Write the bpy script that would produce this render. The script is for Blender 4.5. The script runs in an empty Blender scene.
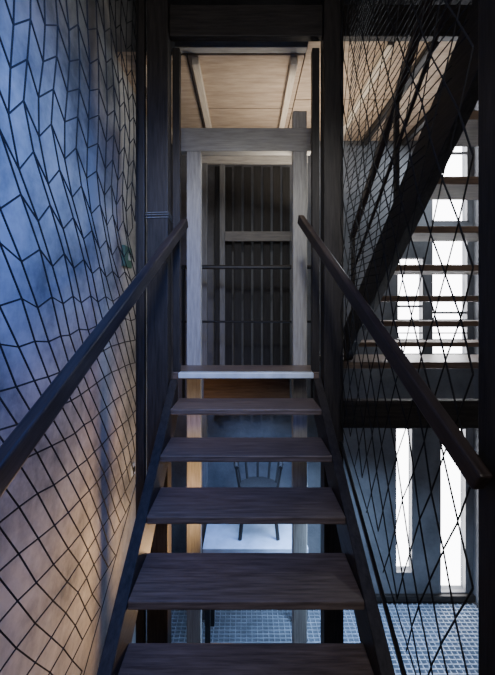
import bpy, bmesh, math, random
from mathutils import Vector, Matrix, noise
random.seed(4)
S = bpy.context.scene
col = S.collection

# ---------------------------------------------------------------- materials
def mk(name):
    m = bpy.data.materials.new(name); m.use_nodes = True
    nt = m.node_tree; b = nt.nodes['Principled BSDF']
    return m, nt, b

def wood(name, c1, c2, rough=0.55, scale=6.0, stretch=(1, 1, 12), bump=0.25, spec=0.3):
    m, nt, b = mk(name)
    tc = nt.nodes.new('ShaderNodeTexCoord'); mp = nt.nodes.new('ShaderNodeMapping')
    mp.inputs['Scale'].default_value = stretch
    n = nt.nodes.new('ShaderNodeTexNoise'); n.inputs['Scale'].default_value = scale
    n.inputs['Detail'].default_value = 8; n.inputs['Roughness'].default_value = 0.65
    r = nt.nodes.new('ShaderNodeValToRGB')
    r.color_ramp.elements[0].position = 0.3; r.color_ramp.elements[0].color = (*c1, 1)
    r.color_ramp.elements[1].position = 0.7; r.color_ramp.elements[1].color = (*c2, 1)
    bp = nt.nodes.new('ShaderNodeBump'); bp.inputs['Strength'].default_value = bump; bp.inputs['Distance'].default_value = 0.004
    L = nt.links.new
    L(tc.outputs['Object'], mp.inputs['Vector']); L(mp.outputs[0], n.inputs['Vector'])
    L(n.outputs['Fac'], r.inputs[0]); L(r.outputs[0], b.inputs['Base Color'])
    L(n.outputs['Fac'], bp.inputs['Height']); L(bp.outputs[0], b.inputs['Normal'])
    b.inputs['Roughness'].default_value = rough
    b.inputs['Specular IOR Level'].default_value = spec
    return m

def plain(name, c, rough=0.6, metal=0.0):
    m, nt, b = mk(name)
    n = nt.nodes.new('ShaderNodeTexNoise'); n.inputs['Scale'].default_value = 9; n.inputs['Detail'].default_value = 6
    r = nt.nodes.new('ShaderNodeValToRGB')
    r.color_ramp.elements[0].position = 0.3; r.color_ramp.elements[0].color = (*[v * 0.7 for v in c], 1)
    r.color_ramp.elements[1].position = 0.75; r.color_ramp.elements[1].color = (*c, 1)
    tc = nt.nodes.new('ShaderNodeTexCoord')
    nt.links.new(tc.outputs['Object'], n.inputs['Vector'])
    nt.links.new(n.outputs['Fac'], r.inputs[0]); nt.links.new(r.outputs[0], b.inputs['Base Color'])
    b.inputs['Roughness'].default_value = rough; b.inputs['Metallic'].default_value = metal
    return m

def concrete(name, c1, c2, sc=1.6):
    m, nt, b = mk(name); L = nt.links.new
    tc = nt.nodes.new('ShaderNodeTexCoord')
    n = nt.nodes.new('ShaderNodeTexNoise'); n.inputs['Scale'].default_value = sc; n.inputs['Detail'].default_value = 10; n.inputs['Roughness'].default_value = 0.68
    r = nt.nodes.new('ShaderNodeValToRGB')
    r.color_ramp.elements[0].position = 0.36; r.color_ramp.elements[0].color = (*c1, 1)
    r.color_ramp.elements[1].position = 0.62; r.color_ramp.elements[1].color = (*c2, 1)
    n2 = nt.nodes.new('ShaderNodeTexNoise'); n2.inputs['Scale'].default_value = 35; n2.inputs['Detail'].default_value = 5
    bp = nt.nodes.new('ShaderNodeBump'); bp.inputs['Strength'].default_value = 0.35; bp.inputs['Distance'].default_value = 0.01
    L(tc.outputs['Object'], n.inputs['Vector']); L(tc.outputs['Object'], n2.inputs['Vector'])
    L(n.outputs['Fac'], r.inputs[0]); L(r.outputs[0], b.inputs['Base Color'])
    L(n2.outputs['Fac'], bp.inputs['Height']); L(bp.outputs[0], b.inputs['Normal'])
    b.inputs['Roughness'].default_value = 0.85
    return m

D1 = (0.010, 0.009, 0.008); D2 = (0.040, 0.034, 0.031)
M_DARK = wood('dark_stained_wood', D1, D2, stretch=(10, 10, 0.8))
M_DARKH = wood('dark_stained_wood_lengthwise', D1, D2, stretch=(10, 0.8, 10))
M_DARKX = wood('dark_stained_beam', D1, D2, stretch=(0.8, 10, 10))
M_RAIL = wood('handrail_wood', (0.014, 0.010, 0.009), (0.045, 0.034, 0.031), stretch=(0.8, 12, 12), rough=0.4)
M_TREAD = wood('tread_wood', (0.060, 0.042, 0.033), (0.21, 0.155, 0.120), stretch=(0.8, 12, 12), rough=0.42, spec=0.5)
M_PALE = wood('pale_weathered_wood', (0.27, 0.26, 0.245), (0.50, 0.49, 0.46), stretch=(10, 10, 0.8), rough=0.7)
M_PALEX = wood('pale_weathered_beam', (0.27, 0.26, 0.245), (0.48, 0.47, 0.44), stretch=(0.8, 10, 10), rough=0.7)
M_NOSE = plain('pale_painted_nosing', (0.78, 0.88, 0.90), 0.4)  # even pale blue-white, set apart from the brown deck
M_PLY = wood('plywood', (0.31, 0.235, 0.175), (0.52, 0.415, 0.32), stretch=(1.0, 6, 6), scale=4, rough=0.7)
M_JOIST = wood('joist_wood', (0.50, 0.43, 0.34), (0.70, 0.62, 0.52), stretch=(10, 0.8, 10), rough=0.7)
M_BROWN = wood('brown_wood', (0.09, 0.06, 0.045), (0.22, 0.15, 0.105), stretch=(0.8, 10, 10), rough=0.6)
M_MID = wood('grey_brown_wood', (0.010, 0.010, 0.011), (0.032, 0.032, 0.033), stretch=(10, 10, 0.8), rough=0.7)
M_GREYX = wood('dull_grey_beam', (0.10, 0.10, 0.10), (0.20, 0.195, 0.19), stretch=(0.8, 10, 10), rough=0.7)
M_GREYV = wood('dull_grey_post', (0.10, 0.105, 0.11), (0.20, 0.205, 0.21), stretch=(10, 10, 0.8), rough=0.7)
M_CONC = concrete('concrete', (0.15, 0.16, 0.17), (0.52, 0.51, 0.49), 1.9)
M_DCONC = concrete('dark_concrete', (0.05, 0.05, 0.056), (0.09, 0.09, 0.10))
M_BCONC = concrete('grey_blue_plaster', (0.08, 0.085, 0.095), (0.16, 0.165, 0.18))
M_WIRE = plain('dark_wire', (0.006, 0.006, 0.007), 0.8, 0.0)
M_STEEL = plain('dark_steel', (0.03, 0.032, 0.036), 0.45, 0.6)
M_GRATE = plain('galvanised_grating', (0.42, 0.50, 0.62), 0.5, 0.0)
M_WHITE = plain('pale_board', (0.55, 0.64, 0.80), 0.6)
M_GREEN = plain('green_plate', (0.08, 0.20, 0.16), 0.5)
M_FRAME = plain('window_frame_paint', (0.16, 0.16, 0.17), 0.5)

# ---------------------------------------------------------------- helpers
def finish(o, label=None, cat=None, kind=None, group=None, parent=None):
    if parent is not None:
        o.parent = parent
        o.location = Vector(o.location) - Vector(parent.location)
    if label: o['label'] = label
    if cat: o['category'] = cat
    if kind: o['kind'] = kind
    if group: o['group'] = group
    return o

def obj_from_bm(name, bm, loc, mat, bevel=0.0):
    bmesh.ops.recalc_face_normals(bm, faces=bm.faces)
    me = bpy.data.meshes.new(name); bm.to_mesh(me); bm.free()
    me.materials.append(mat)
    o = bpy.data.objects.new(name, me); o.location = loc; col.objects.link(o)
    if bevel > 0:
        md = o.modifiers.new('bevel', 'BEVEL'); md.width = bevel; md.segments = 2; md.limit_method = 'ANGLE'
    return o

def bmbox(bm, x0, x1, y0, y1, z0, z1):
    vs = [bm.verts.new(p) for p in ((x0, y0, z0), (x1, y0, z0), (x1, y1, z0), (x0, y1, z0), (x0, y0, z1), (x1, y0, z1), (x1, y1, z1), (x0, y1, z1))]
    for f in ((0, 1, 2, 3), (4, 5, 6, 7), (0, 1, 5, 4), (1, 2, 6, 5), (2, 3, 7, 6), (3, 0, 4, 7)):
        bm.faces.new([vs[i] for i in f])

def box(name, x0, x1, y0, y1, z0, z1, mat, bevel=0.004, **k):
    c = Vector(((x0 + x1) / 2, (y0 + y1) / 2, (z0 + z1) / 2))
    bm = bmesh.new()
    bmbox(bm, x0 - c.x, x1 - c.x, y0 - c.y, y1 - c.y, z0 - c.z, z1 - c.z)
    return finish(obj_from_bm(name, bm, c, mat, bevel), **k)

def boxes(name, lst, mat, bevel=0.003, **k):
    a = lst[0]; c = Vector(((a[0] + a[1]) / 2, (a[2] + a[3]) / 2, (a[4] + a[5]) / 2))
    bm = bmesh.new()
    for b in lst: bmbox(bm, b[0] - c.x, b[1] - c.x, b[2] - c.y, b[3] - c.y, b[4] - c.z, b[5] - c.z)
    return finish(obj_from_bm(name, bm, c, mat, bevel), **k)

def prism(name, prof, x0, x1, mat, bevel=0.004, **k):
    cy = sum(p[0] for p in prof) / len(prof); cz = sum(p[1] for p in prof) / len(prof); cx = (x0 + x1) / 2
    bm = bmesh.new()
    A = [bm.verts.new((x0 - cx, p[0] - cy, p[1] - cz)) for p in prof]
    B = [bm.verts.new((x1 - cx, p[0] - cy, p[1] - cz)) for p in prof]
    bm.faces.new(A); bm.faces.new(B[::-1])
    n = len(prof)
    for i in range(n): bm.faces.new([A[i], A[(i + 1) % n], B[(i + 1) % n], B[i]])
    return finish(obj_from_bm(name, bm, (cx, cy, cz), mat, bevel), **k)

def beam(name, p, q, w, h, mat, bevel=0.008, **k):
    p = Vector(p); q = Vector(q); c = (p + q) / 2; d = q - p; Ln = d.length
    bm = bmesh.new(); bmbox(bm, -Ln / 2, Ln / 2, -w / 2, w / 2, -h / 2, h / 2)
    o = obj_from_bm(name, bm, c, mat, bevel)
    dx = d.normalized(); dy = Vector((0, 0, 1)).cross(dx).normalized(); dz = dx.cross(dy)
    o.rotation_euler = Matrix((dx, dy, dz)).transposed().to_euler()
    return finish(o, **k)

def tubes(name, segs, r, mat, sides=4, **k):
    c = Vector(segs[0][0]); bm = bmesh.new()
    for p, q in segs:
        p = Vector(p) - c; q = Vector(q) - c; d = q - p
        if d.length < 1e-4: continue
        d.normalize(); u = d.orthogonal().normalized(); v = d.cross(u)
        A = []; B = []
        for i in range(sides):
            a = 2 * math.pi * i / sides + 0.4
            off = (u * math.cos(a) + v * math.sin(a)) * r
            A.append(bm.verts.new(p + off)); B.append(bm.verts.new(q + off))
        for i in range(sides): bm.faces.new([A[i], A[(i + 1) % sides], B[(i + 1) % sides], B[i]])
        bm.faces.new(A); bm.faces.new(B[::-1])
    return finish(obj_from_bm(name, bm, c, mat), **k)

def empty(name, loc, **k):
    o = bpy.data.objects.new(name, None); o.location = loc; o.empty_display_size = 0.1; col.objects.link(o)
    return finish(o, **k)

# ---------------------------------------------------------------- shell
ZF = -3.5; ZT = 3.4; YB = 4.6; YF = -2.8; XL = -1.05; XR = 2.75
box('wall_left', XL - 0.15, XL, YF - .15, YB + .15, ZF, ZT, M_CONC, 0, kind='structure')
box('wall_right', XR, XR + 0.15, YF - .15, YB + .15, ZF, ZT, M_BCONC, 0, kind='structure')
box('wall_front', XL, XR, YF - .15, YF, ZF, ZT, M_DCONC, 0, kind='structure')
box('floor', XL - .15, XR + .15, YF - .15, YB + .15, ZF - .2, ZF - 0.03, M_DCONC, 0, kind='structure')
box('ceiling', XL - .15, XR + .15, YF - .15, YB + .15, ZT, ZT + .15, M_DCONC, 0, kind='structure')
wins = [(2.24, 2.70, 1.06, 2.75), (2.24, 2.70, -0.55, 1.0), (1.82, 2.16, -0.55, 0.64),
        (1.80, 2.03, -3.2, -1.42), (2.34, 2.68, -3.44, -1.42)]
bx = []
def wallstrip(x0, x1, ops):
    z = ZF - 0.03
    for a, b in sorted(ops):
        bx.append((x0, x1, YB, YB + .15, z, a)); z = b
    bx.append((x0, x1, YB, YB + .15, z, ZT))
xs = sorted({XL, XR} | {w[0] for w in wins} | {w[1] for w in wins})
for a, b in zip(xs[:-1], xs[1:]):
    wallstrip(a, b, [(w[2], w[3]) for w in wins if w[0] <= a + 1e-5 and w[1] >= b - 1e-5])
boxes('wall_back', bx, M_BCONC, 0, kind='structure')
for i, (x0, x1, z0, z1) in enumerate(wins):
    t = 0.022; L = [(x0, x0 + t, YB, YB + .05, z0, z1), (x1 - t, x1, YB, YB + .05, z0, z1),
                    (x0, x1, YB, YB + .05, z0, z0 + t), (x0, x1, YB, YB + .05, z1 - t, z1)]
    if i < 3:
        nb = max(1, int((z1 - z0) / 0.40))
        for j in range(1, nb):
            zz = z0 + (z1 - z0) * j / nb; L.append((x0, x1, YB + .01, YB + .04, zz - .014, zz + .014))
    if i in (1, 2):
        for zz in (-.36, -.28, -.20, -.12): L.append((x0, x1, YB + .01, YB + .04, zz - .008, zz + .008))
    boxes('window_%d' % (i + 1), L, M_FRAME, 0.002, kind='structure')
box('baseboard_back', 0.75, XR, YB - 0.05, YB, ZF, ZF + .07, M_DARKX, kind='structure')

# floor grating
L = []
y = 2.2
while y < YB - .06: L.append((XL + .02, XR - .02, y, y + .012, ZF - .03, ZF + .0)); y += .05
x = XL + .03
while x < XR - .03: L.append((x, x + .009, 2.2, YB - .06, ZF - .026, ZF - .004)); x += .06
boxes('floor_grating', L, M_GRATE, 0, label='galvanised steel bar grating laid over the lower floor', cat='floor grating')

# ---------------------------------------------------------------- main staircase
RISE = .19; RUN = .304; Y6 = 2.815; Z6 = -.467
st = empty('staircase', (0, -1.9, ZF), label='steep open-riser stair with dark stringers and worn brown wooden treads', cat='staircase')
sl = RISE / RUN
for k in range(1, 16):
    yf = Y6 - RUN * k; zt = Z6 - RISE * k
    box('tread', -.5, .5, yf, yf + .325, zt - .038, zt, M_TREAD, 0.006, parent=st)
def zline(y): return Z6 - (Y6 - y) * sl
for sx in (-1, 1):
    x0, x1 = (.5, .555) if sx > 0 else (-.555, -.5)
    ya = -1.75; yb = 2.79
    prism('stringer', [(ya, zline(ya) + .03), (yb, zline(yb) - .02), (yb, zline(yb) - .30), (ya, ZF if zline(ya) - .24 < ZF else zline(ya) - .24)], x0, x1, M_DARKH, parent=st)

ld = empty('stair_landing', (0, 3.0, -.467), label='short timber landing with a pale painted nosing at the stair head', cat='landing')
box('nosing', -.5, .5, 2.80, 2.86, -.505, -.463, M_NOSE, 0.006, parent=ld, label='pale blue-white painted nosing')
box('deck', -.55, .55, 2.861, 3.22, -.52, -.467, M_TREAD, 0.004, parent=ld)
box('joist', -.35, .36, 3.13, 3.19, -.75, -.521, M_BROWN, 0.004, parent=ld, label='brown wooden joist under the deck')

# ---------------------------------------------------------------- posts and beams
def post(x0, x1, y0, y1, z0, z1, mat, lab, name='timber_post'):
    return box(name, x0, x1, y0, y1, z0, z1, mat, 0.006, label=lab, cat='post')
post(-.71, -.56, 2.72, 2.86, ZF - .03, ZT, M_DARK, 'thick near-black timber post beside the stair head, wrapped with wire')
post(.56, .70, 2.72, 2.86, ZF - .03, ZT, M_DARK, 'thick near-black timber post beside the stair head')
post(-.556, -.50, 2.865, 2.93, -.467, 1.98, M_DARK, 'thin dark door-jamb timber on the landing', 'door_jamb')
post(.50, .556, 2.865, 2.93, -.467, 1.98, M_DARK, 'thin dark door-jamb timber on the landing', 'door_jamb')
post(-.80, -.735, 2.75, 2.80, ZF - .03, ZT, M_DARK, 'slim dark timber post holding the edge of the netting')
post(.682, .80, 1.0, 1.12, ZF - .03, ZT, M_DARK, 'dark timber post where the handrail ends')
post(-.86, -.76, 0.5, 0.6, ZF - .03, ZT, M_DARK, 'dark timber post carrying the netting by the concrete wall')
box('crossbeam', -.558, .558, 2.76, 2.82, 1.99, 2.22, M_DARKX, 0.006, label='dark horizontal timber beam over the stair head', cat='beam')
box('crossbeam', .702, 2.75, 2.76, 2.82, 1.99, 2.22, M_DARKX, 0.006, label='dark horizontal timber beam above the netting', cat='beam')
box('crossbeam', .702, 2.75, 2.76, 2.84, -.86, -.66, M_DARKX, 0.006, label='dark horizontal timber beam at landing level beside the post', cat='beam')
box('lintel', -.56, .56, 2.98, 3.05, 2.06, 2.17, M_PALEX, 0.004, label='grey weathered timber under the ceiling edge', cat='beam')
segs = []
for zz in (.66, .68, .695):
    P = [(-.716, 2.714, zz), (-.554, 2.714, zz + .005), (-.554, 2.866, zz), (-.716, 2.866, zz - .005)]
    for i in range(4): segs.append((P[i], P[(i + 1) % 4]))
tubes('wire_tie', segs, .004, M_GREYV, label='loops of wire wound around the dark post', cat='wire')

fr = empty('door_frame', (0, 3.06, ZF), label='pale weathered timber portal frame standing behind the landing', cat='door frame')
box('leg', -.505, -.385, 3.23, 3.33, ZF, 1.35, M_PALE, 0.006, parent=fr)
box('leg', .40, .52, 3.23, 3.33, ZF, 1.35, M_PALE, 0.006, parent=fr)
box('lintel', -.56, .56, 3.23, 3.33, 1.351, 1.55, M_PALEX, 0.006, parent=fr)
box('stub_post', .40, .52, 3.24, 3.32, 1.551, 1.70, M_PALE, 0.006, parent=fr)

bs = empty('board_screen', (0.08, 4.4, ZF), label='dark screen of tall vertical boards within a grey timber frame', cat='screen')
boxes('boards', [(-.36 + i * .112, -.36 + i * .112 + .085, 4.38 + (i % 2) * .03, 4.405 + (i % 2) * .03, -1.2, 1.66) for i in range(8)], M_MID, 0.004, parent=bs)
box('frame_post', -.54, -.44, 4.29, 4.36, ZF, 1.66, M_GREYV, 0.004, parent=bs)
box('frame_post', .62, .70, 4.29, 4.36, ZF, 1.66, M_GREYV, 0.004, parent=bs)
box('frame_rail', -.56, .70, 4.29, 4.34, 1.661, 1.74, M_PALEX, 0.004, parent=bs)
box('frame_rail', -.239, .615, 4.30, 4.33, .78, .89, M_GREYX, 0.004, parent=bs)
box('inner_post', -.30, -.24, 4.32, 4.36, -1.2, 1.66, M_GREYV, 0.004, parent=bs)

rl = empty('guard_railing', (0, 3.9, -.5), label='dark steel guard railing with two bars beyond the frame', cat='railing')
tubes('top_bar', [((-.66, 3.9, .44), (.70, 3.9, .44))], .022, M_STEEL, 8, parent=rl)
tubes('lower_bar', [((-.66, 3.9, -.12), (.70, 3.9, -.12))], .012, M_STEEL, 8, parent=rl)
for xx in (-.64, .68): tubes('upright', [((xx, 3.9, -.9), (xx, 3.9, .44))], .016, M_STEEL, 8, parent=rl)

# ---------------------------------------------------------------- plywood ceiling + joists
L = [(XL, -.48, 3.06, YB, 2.05, 2.08), (-.47, .47, 3.06, 3.86, 2.05, 2.08), (-.47, .47, 3.87, YB, 2.05, 2.08),
     (.48, 1.3, 2.84, 3.7, 2.05, 2.08), (.48, 1.3, 3.71, YB, 2.05, 2.08), (1.31, 2.2, 2.84, 3.7, 2.05, 2.08), (1.31, 2.2, 3.71, YB, 2.05, 2.08)]
boxes('plywood_ceiling', L, M_PLY, 0, label='warm plywood ceiling sheets above the landing', cat='ceiling panel')
for x in (-.86, -.41, .39, 1.09, 1.42, 1.9):
    box('ceiling_joist', x - .028, x + .028, 3.07 if x < .5 else 2.85, YB - .01, 1.985, 2.049, M_JOIST if x < 1.2 else M_DARKH, 0.004, label='wooden joist under the plywood ceiling', cat='joist', group='joists under the plywood ceiling')

# ---------------------------------------------------------------- second flight on the right
s2 = empty('staircase', (1.3, 3.5, -.467), label='open-riser upper flight with heavy dark stringers, seen from below', cat='staircase')
for k in range(1, 13):
    yf = 3.55 - .27 * k; zt = Z6 + .19 * k
    box('tread', .96, 2.25, yf - .02, yf + .26, zt - .04, zt, M_BROWN, 0.005, parent=s2)
def zc(y): return .88 - .7 * (y - 1.8)
for x0, x1 in ((.90, .96), (2.25, 2.31)):
    prism('stringer', [(.2, zc(.2) + .15), (3.6, zc(3.6) + .15), (3.6, -.46), (3.45, -.46), (.2, zc(.2) - .17)], x0, x1, M_DARKH, parent=s2)
box('side_landing', .75, 2.75, 3.40, 4.0, -.525, -.467, M_TREAD, 0.005, label='wooden landing at the foot of the upper flight', cat='landing')
beam('handrail', (.93, 3.35, .62), (.93, .9, 2.30), .04, .06, M_RAIL, parent=s2)
beam('mid_rail', (.93, 3.35, .30), (.93, .9, 2.00), .02, .03, M_RAIL, parent=s2)
for yy in (3.30, 2.35, 1.4):
    zz = .62 + (3.35 - yy) * .6857
    box('baluster', .915, .945, yy - .015, yy + .015, zc(yy) + .15, zz - .03, M_DARK, 0.003, parent=s2)

# ---------------------------------------------------------------- main handrails
beam('handrail', (-.449, 2.80, .64), (-.640, .45, -.66), .045, .068, M_RAIL, label='dark wooden handrail sloping down beside the concrete wall', cat='handrail')
beam('handrail', (.398, 2.78, .665), (.655, 1.05, -.48), .042, .066, M_RAIL, label='dark wooden handrail sloping down to the end post', cat='handrail')

# ---------------------------------------------------------------- nets
def net(name, X, y0, y1, zb, zt, a, pitch, A_fn, r, jit, **k):
    segs = []; n = int(round((y1 - y0) / a)); a = (y1 - y0) / n
    zmin = min(zb(y0), zb(y1)); m = int((zt - zmin) / pitch) + 1
    def P(i, j):
        z = zt - j * pitch; y = y0 + i * a
        s = 1 if (i + j) % 2 == 0 else -1
        z += A_fn(z) * s
        v = noise.noise_vector(Vector((y * 2.3, z * 2.3, X * 7)))
        e = 0 if i in (0, n) else 1
        w = noise.noise_vector(Vector((y * 9, z * 9, X * 3)))
        return Vector((X + v.x * jit * e, y + (v.y * jit * 1.6 + w.y * .014) * e, z + (v.z * jit * 1.8 + w.z * .014)))
    for j in range(m + 1):
        for i in range(n + 1):
            p = P(i, j)
            if p.z < zb(p.y) or p.z > zt + .05: continue
            if i < n:
                q = P(i + 1, j)
                if q.z > zb(q.y) - .1: segs.append((p, q))
            if (i + j) % 2 == 1:
                q = P(i, j + 1)
                if q.z > zb(q.y) - .1: segs.append((p, q))
    segs.append(((X, y0, zb(y0)), (X, y1, zb(y1)))); segs.append(((X, y0, zt), (X, y1, zt)))
    return tubes(name, segs, r, M_WIRE, 4, **k)

def chevron_net(name, X, y0, y1, zb, zt, a, pitch, r, **k):
    segs = []
    zmin = min(zb(y0), zb(y1)); m = int((zt - zmin) / pitch) + 3
    n0 = -int(2.8 / a); n1 = int((y1 - y0) / a) + 2
    def P(i, j):
        z = zt + .1 - j * pitch
        t = min(1, max(0, (.6 - z) / .8))
        s = 1 if i % 2 == 0 else -1
        low = max(0, .6 - z)
        y = y0 + i * a + .70 * low
        z += s * .046 * (1 - t)
        v = noise.noise_vector(Vector((y * 1.5, z * 1.5, X * 7)))
        w = noise.noise_vector(Vector((y * 7, z * 7, X * 3)))
        return Vector((X + v.x * .03, y + v.y * .05 + w.y * .010, z + v.z * .06 + w.z * .010))
    def add(p, q):
        for u in (p, q):
            if u.y < y0 - .02 or u.y > y1 or u.z < zb(u.y) or u.z > zt: return
        segs.append((p, q))
    for j in range(m):
        for i in range(n0, n1):
            add(P(i, j), P(i + 1, j)); add(P(i, j), P(i, j + 1))
    N = 20
    for u in range(N):
        ya = y0 + (y1 - y0) * u / N; yb_ = y0 + (y1 - y0) * (u + 1) / N
        segs.append(((X, ya, zb(ya)), (X, yb_, zb(yb_)))); segs.append(((X, ya, zt), (X, yb_, zt)))
    segs.append(((X, y1, zb(y1)), (X, y1, zt)))
    return tubes(name, segs, r, M_WIRE, 4, **k)

chevron_net('safety_net', -.775, .71, 2.725, lambda y: -1.15 - .6 * (2.8 - y), 2.4, .105, .152, .0032,
    label='loose dark knotted netting hung in front of the concrete wall', cat='netting')
net('safety_net', .675, 1.13, 2.71, lambda y: -.74 - .55 * (2.8 - y), 2.3, .085, .16, lambda z: .078, .0032, .02,
    label='dark diamond netting stretched between the posts on the open side', cat='netting')
beam('net_rail', (.675, 2.70, -.94), (.675, 1.13, -1.84), .02, .03, M_STEEL, label='thin dark rail along the lower edge of the netting', cat='rail')
segs = []
z = .15
while z < 2.25:
    dz = .012 * math.sin(z * 9)
    pts = [Vector((.725 + .012 * math.sin(5 * yy + z * 4), yy, z + dz * math.sin(yy * 3 + z))) for yy in [1.13 + i * .098 for i in range(17)]]
    for p, q in zip(pts[:-1], pts[1:]):
        if p.z > (2.9 - p.y) * .95 - .7: segs.append((p, q))
    z += .042
tubes('wire_mesh_screen', segs, .0030, M_WIRE, 3, label='fine dark wire screen strung behind the netting', cat='mesh screen')

# ---------------------------------------------------------------- wall fittings
bx_ = empty('switch_box', (XL + .02, 3.3, .46), label='small green switch box fixed to the concrete wall', cat='switch')
box('plate', XL, XL + .03, 3.20, 3.40, .37, .55, M_GREEN, 0.006, parent=bx_)
box('button', XL + .031, XL + .045, 3.28, 3.32, .43, .49, M_NOSE, 0.004, parent=bx_)
so = empty('wall_socket', (XL + .01, 3.5, -1.46), label='small white wall socket low on the concrete wall', cat='socket')
box('plate', XL, XL + .015, 3.45, 3.55, -1.52, -1.42, M_WHITE, 0.004, parent=so)
box('socket_insert', XL + .016, XL + .022, 3.475, 3.525, -1.495, -1.445, M_STEEL, 0.003, parent=so)

# ---------------------------------------------------------------- platform + chair in the lower room
pf = empty('platform', (.1, 3.95, ZF), label='pale bluish-white raised platform in the lower room', cat='platform')
box('top', -.42, .60, 3.66, 4.27, -2.36, -2.30, M_WHITE, 0.005, parent=pf)
for xx in (-.40, .53):
    for yy in (3.70, 4.20): box('leg', xx, xx + .05, yy, yy + .05, ZF, -2.361, M_MID, 0.003, parent=pf)
CX, CY = .13, 3.98
ch = empty('chair', (CX, CY, -2.30), label='dark bentwood armchair standing on the pale platform', cat='chair')
def arc(cx, cy, z, r, a0, a1, n=18, tilt=0):
    P = [(cx + r * math.cos(a0 + (a1 - a0) * i / n), cy + r * math.sin(a0 + (a1 - a0) * i / n), z + tilt * math.sin(math.pi * i / n)) for i in range(n + 1)]
    return list(zip(P[:-1], P[1:]))
tubes('arm_hoop', arc(CX, CY, -1.62, .24, math.radians(-20), math.radians(200), tilt=.08), .022, M_DARK, 8, parent=ch)
bm = bmesh.new(); bmesh.ops.create_cone(bm, cap_ends=True, segments=28, radius1=.20, radius2=.215, depth=.05)
finish(obj_from_bm('seat', bm, (CX, CY, -1.86), M_DARK, .006), parent=ch)
for sx in (-1, 1):
    for sy in (-1, 1):
        tubes('leg', [((CX + sx * .15, CY + sy * .14, -1.89), (CX + sx * .19, CY + sy * .18, -2.294))], .02, M_DARK, 8, parent=ch)
for a in (20, 55, 90, 125, 160, -15, 195):
    ca, sa = math.cos(math.radians(a)), math.sin(math.radians(a))
    tubes('spindle', [((CX + .2 * ca, CY + .2 * sa, -1.86), (CX + .24 * ca, CY + .24 * sa, -1.62 + .06 * max(0, sa)))], .014, M_DARK, 6, parent=ch)

# ---------------------------------------------------------------- lights
def area(name, loc, tgt, size, e, c, spread=180):
    l = bpy.data.lights.new(name, 'AREA'); l.shape = 'DISK'; l.size = size; l.energy = e; l.color = c; l.spread = math.radians(spread)
    o = bpy.data.objects.new(name, l); o.location = loc; col.objects.link(o)
    o.rotation_euler = (Vector(tgt) - Vector(loc)).to_track_quat('-Z', 'Y').to_euler(); return o
def spot(name, loc, tgt, ang, e, c, rad=.2, blend=.8):
    l = bpy.data.lights.new(name, 'SPOT'); l.spot_size = math.radians(ang); l.spot_blend = blend; l.energy = e; l.color = c; l.shadow_soft_size = rad
    o = bpy.data.objects.new(name, l); o.location = loc; col.objects.link(o)
    o.rotation_euler = (Vector(tgt) - Vector(loc)).to_track_quat('-Z', 'Y').to_euler(); return o
spot('skylight_blue', (.30, .6, 1.5), (XL, 2.0, -.05), 92, 340, (.03, .20, 1.0), .4, 1.0)
spot('skylight_cool', (.25, .9, 1.3), (XL, 2.05, .80), 50, 55, (.55, .78, 1.0), .3, 1.0)
spot('frame_light', (0.1, .9, 1.7), (0, 3.0, .3), 60, 110, (1.0, 1.0, .98), .15, .7)
area('ceiling_wash', (.6, 3.75, .9), (.7, 3.5, 2.05), .5, 19, (1.0, .88, .72), 160)
area('lower_warm', (-.15, 2.75, -1.8), (-1.0, 2.7, -1.35), .25, 14, (1.0, .60, .27), 170)
area('lower_cool', (.15, 3.75, -1.1), (.15, 4.0, -2.3), .5, 15, (.28, .48, 1.0), 120)
area('grating_light', (1.0, 3.3, -1.6), (.9, 3.8, -3.5), .8, 42, (.45, .66, 1.0), 130)
area('window_bounce', (2.3, 4.0, 1.9), (1.2, 3.6, .2), .5, 32, (.80, .90, 1.0), 180)  # added cool fill behind the upper flight, brightens the right and back walls
area('general_fill', (.3, -1.2, 1.6), (.1, 3, -.3), 1.6, 38, (1.0, .95, .94), 180)

w = bpy.data.worlds.new('world'); S.world = w; w.use_nodes = True
bg = w.node_tree.nodes['Background']; bg.inputs[0].default_value = (.97, .97, 1.0, 1); bg.inputs[1].default_value = 12.0

# ---------------------------------------------------------------- camera
cd = bpy.data.cameras.new('camera'); cam = bpy.data.objects.new('camera', cd); col.objects.link(cam)
cd.sensor_fit = 'VERTICAL'; cd.sensor_height = 36; cd.lens = 380 / 675 * 36
cd.shift_y = -27.5 / 675; cd.shift_x = 1.5 / 675
cd.clip_start = .02
cam.location = (0, 0, 0); cam.rotation_euler = (math.radians(90), 0, 0)
S.camera = cam
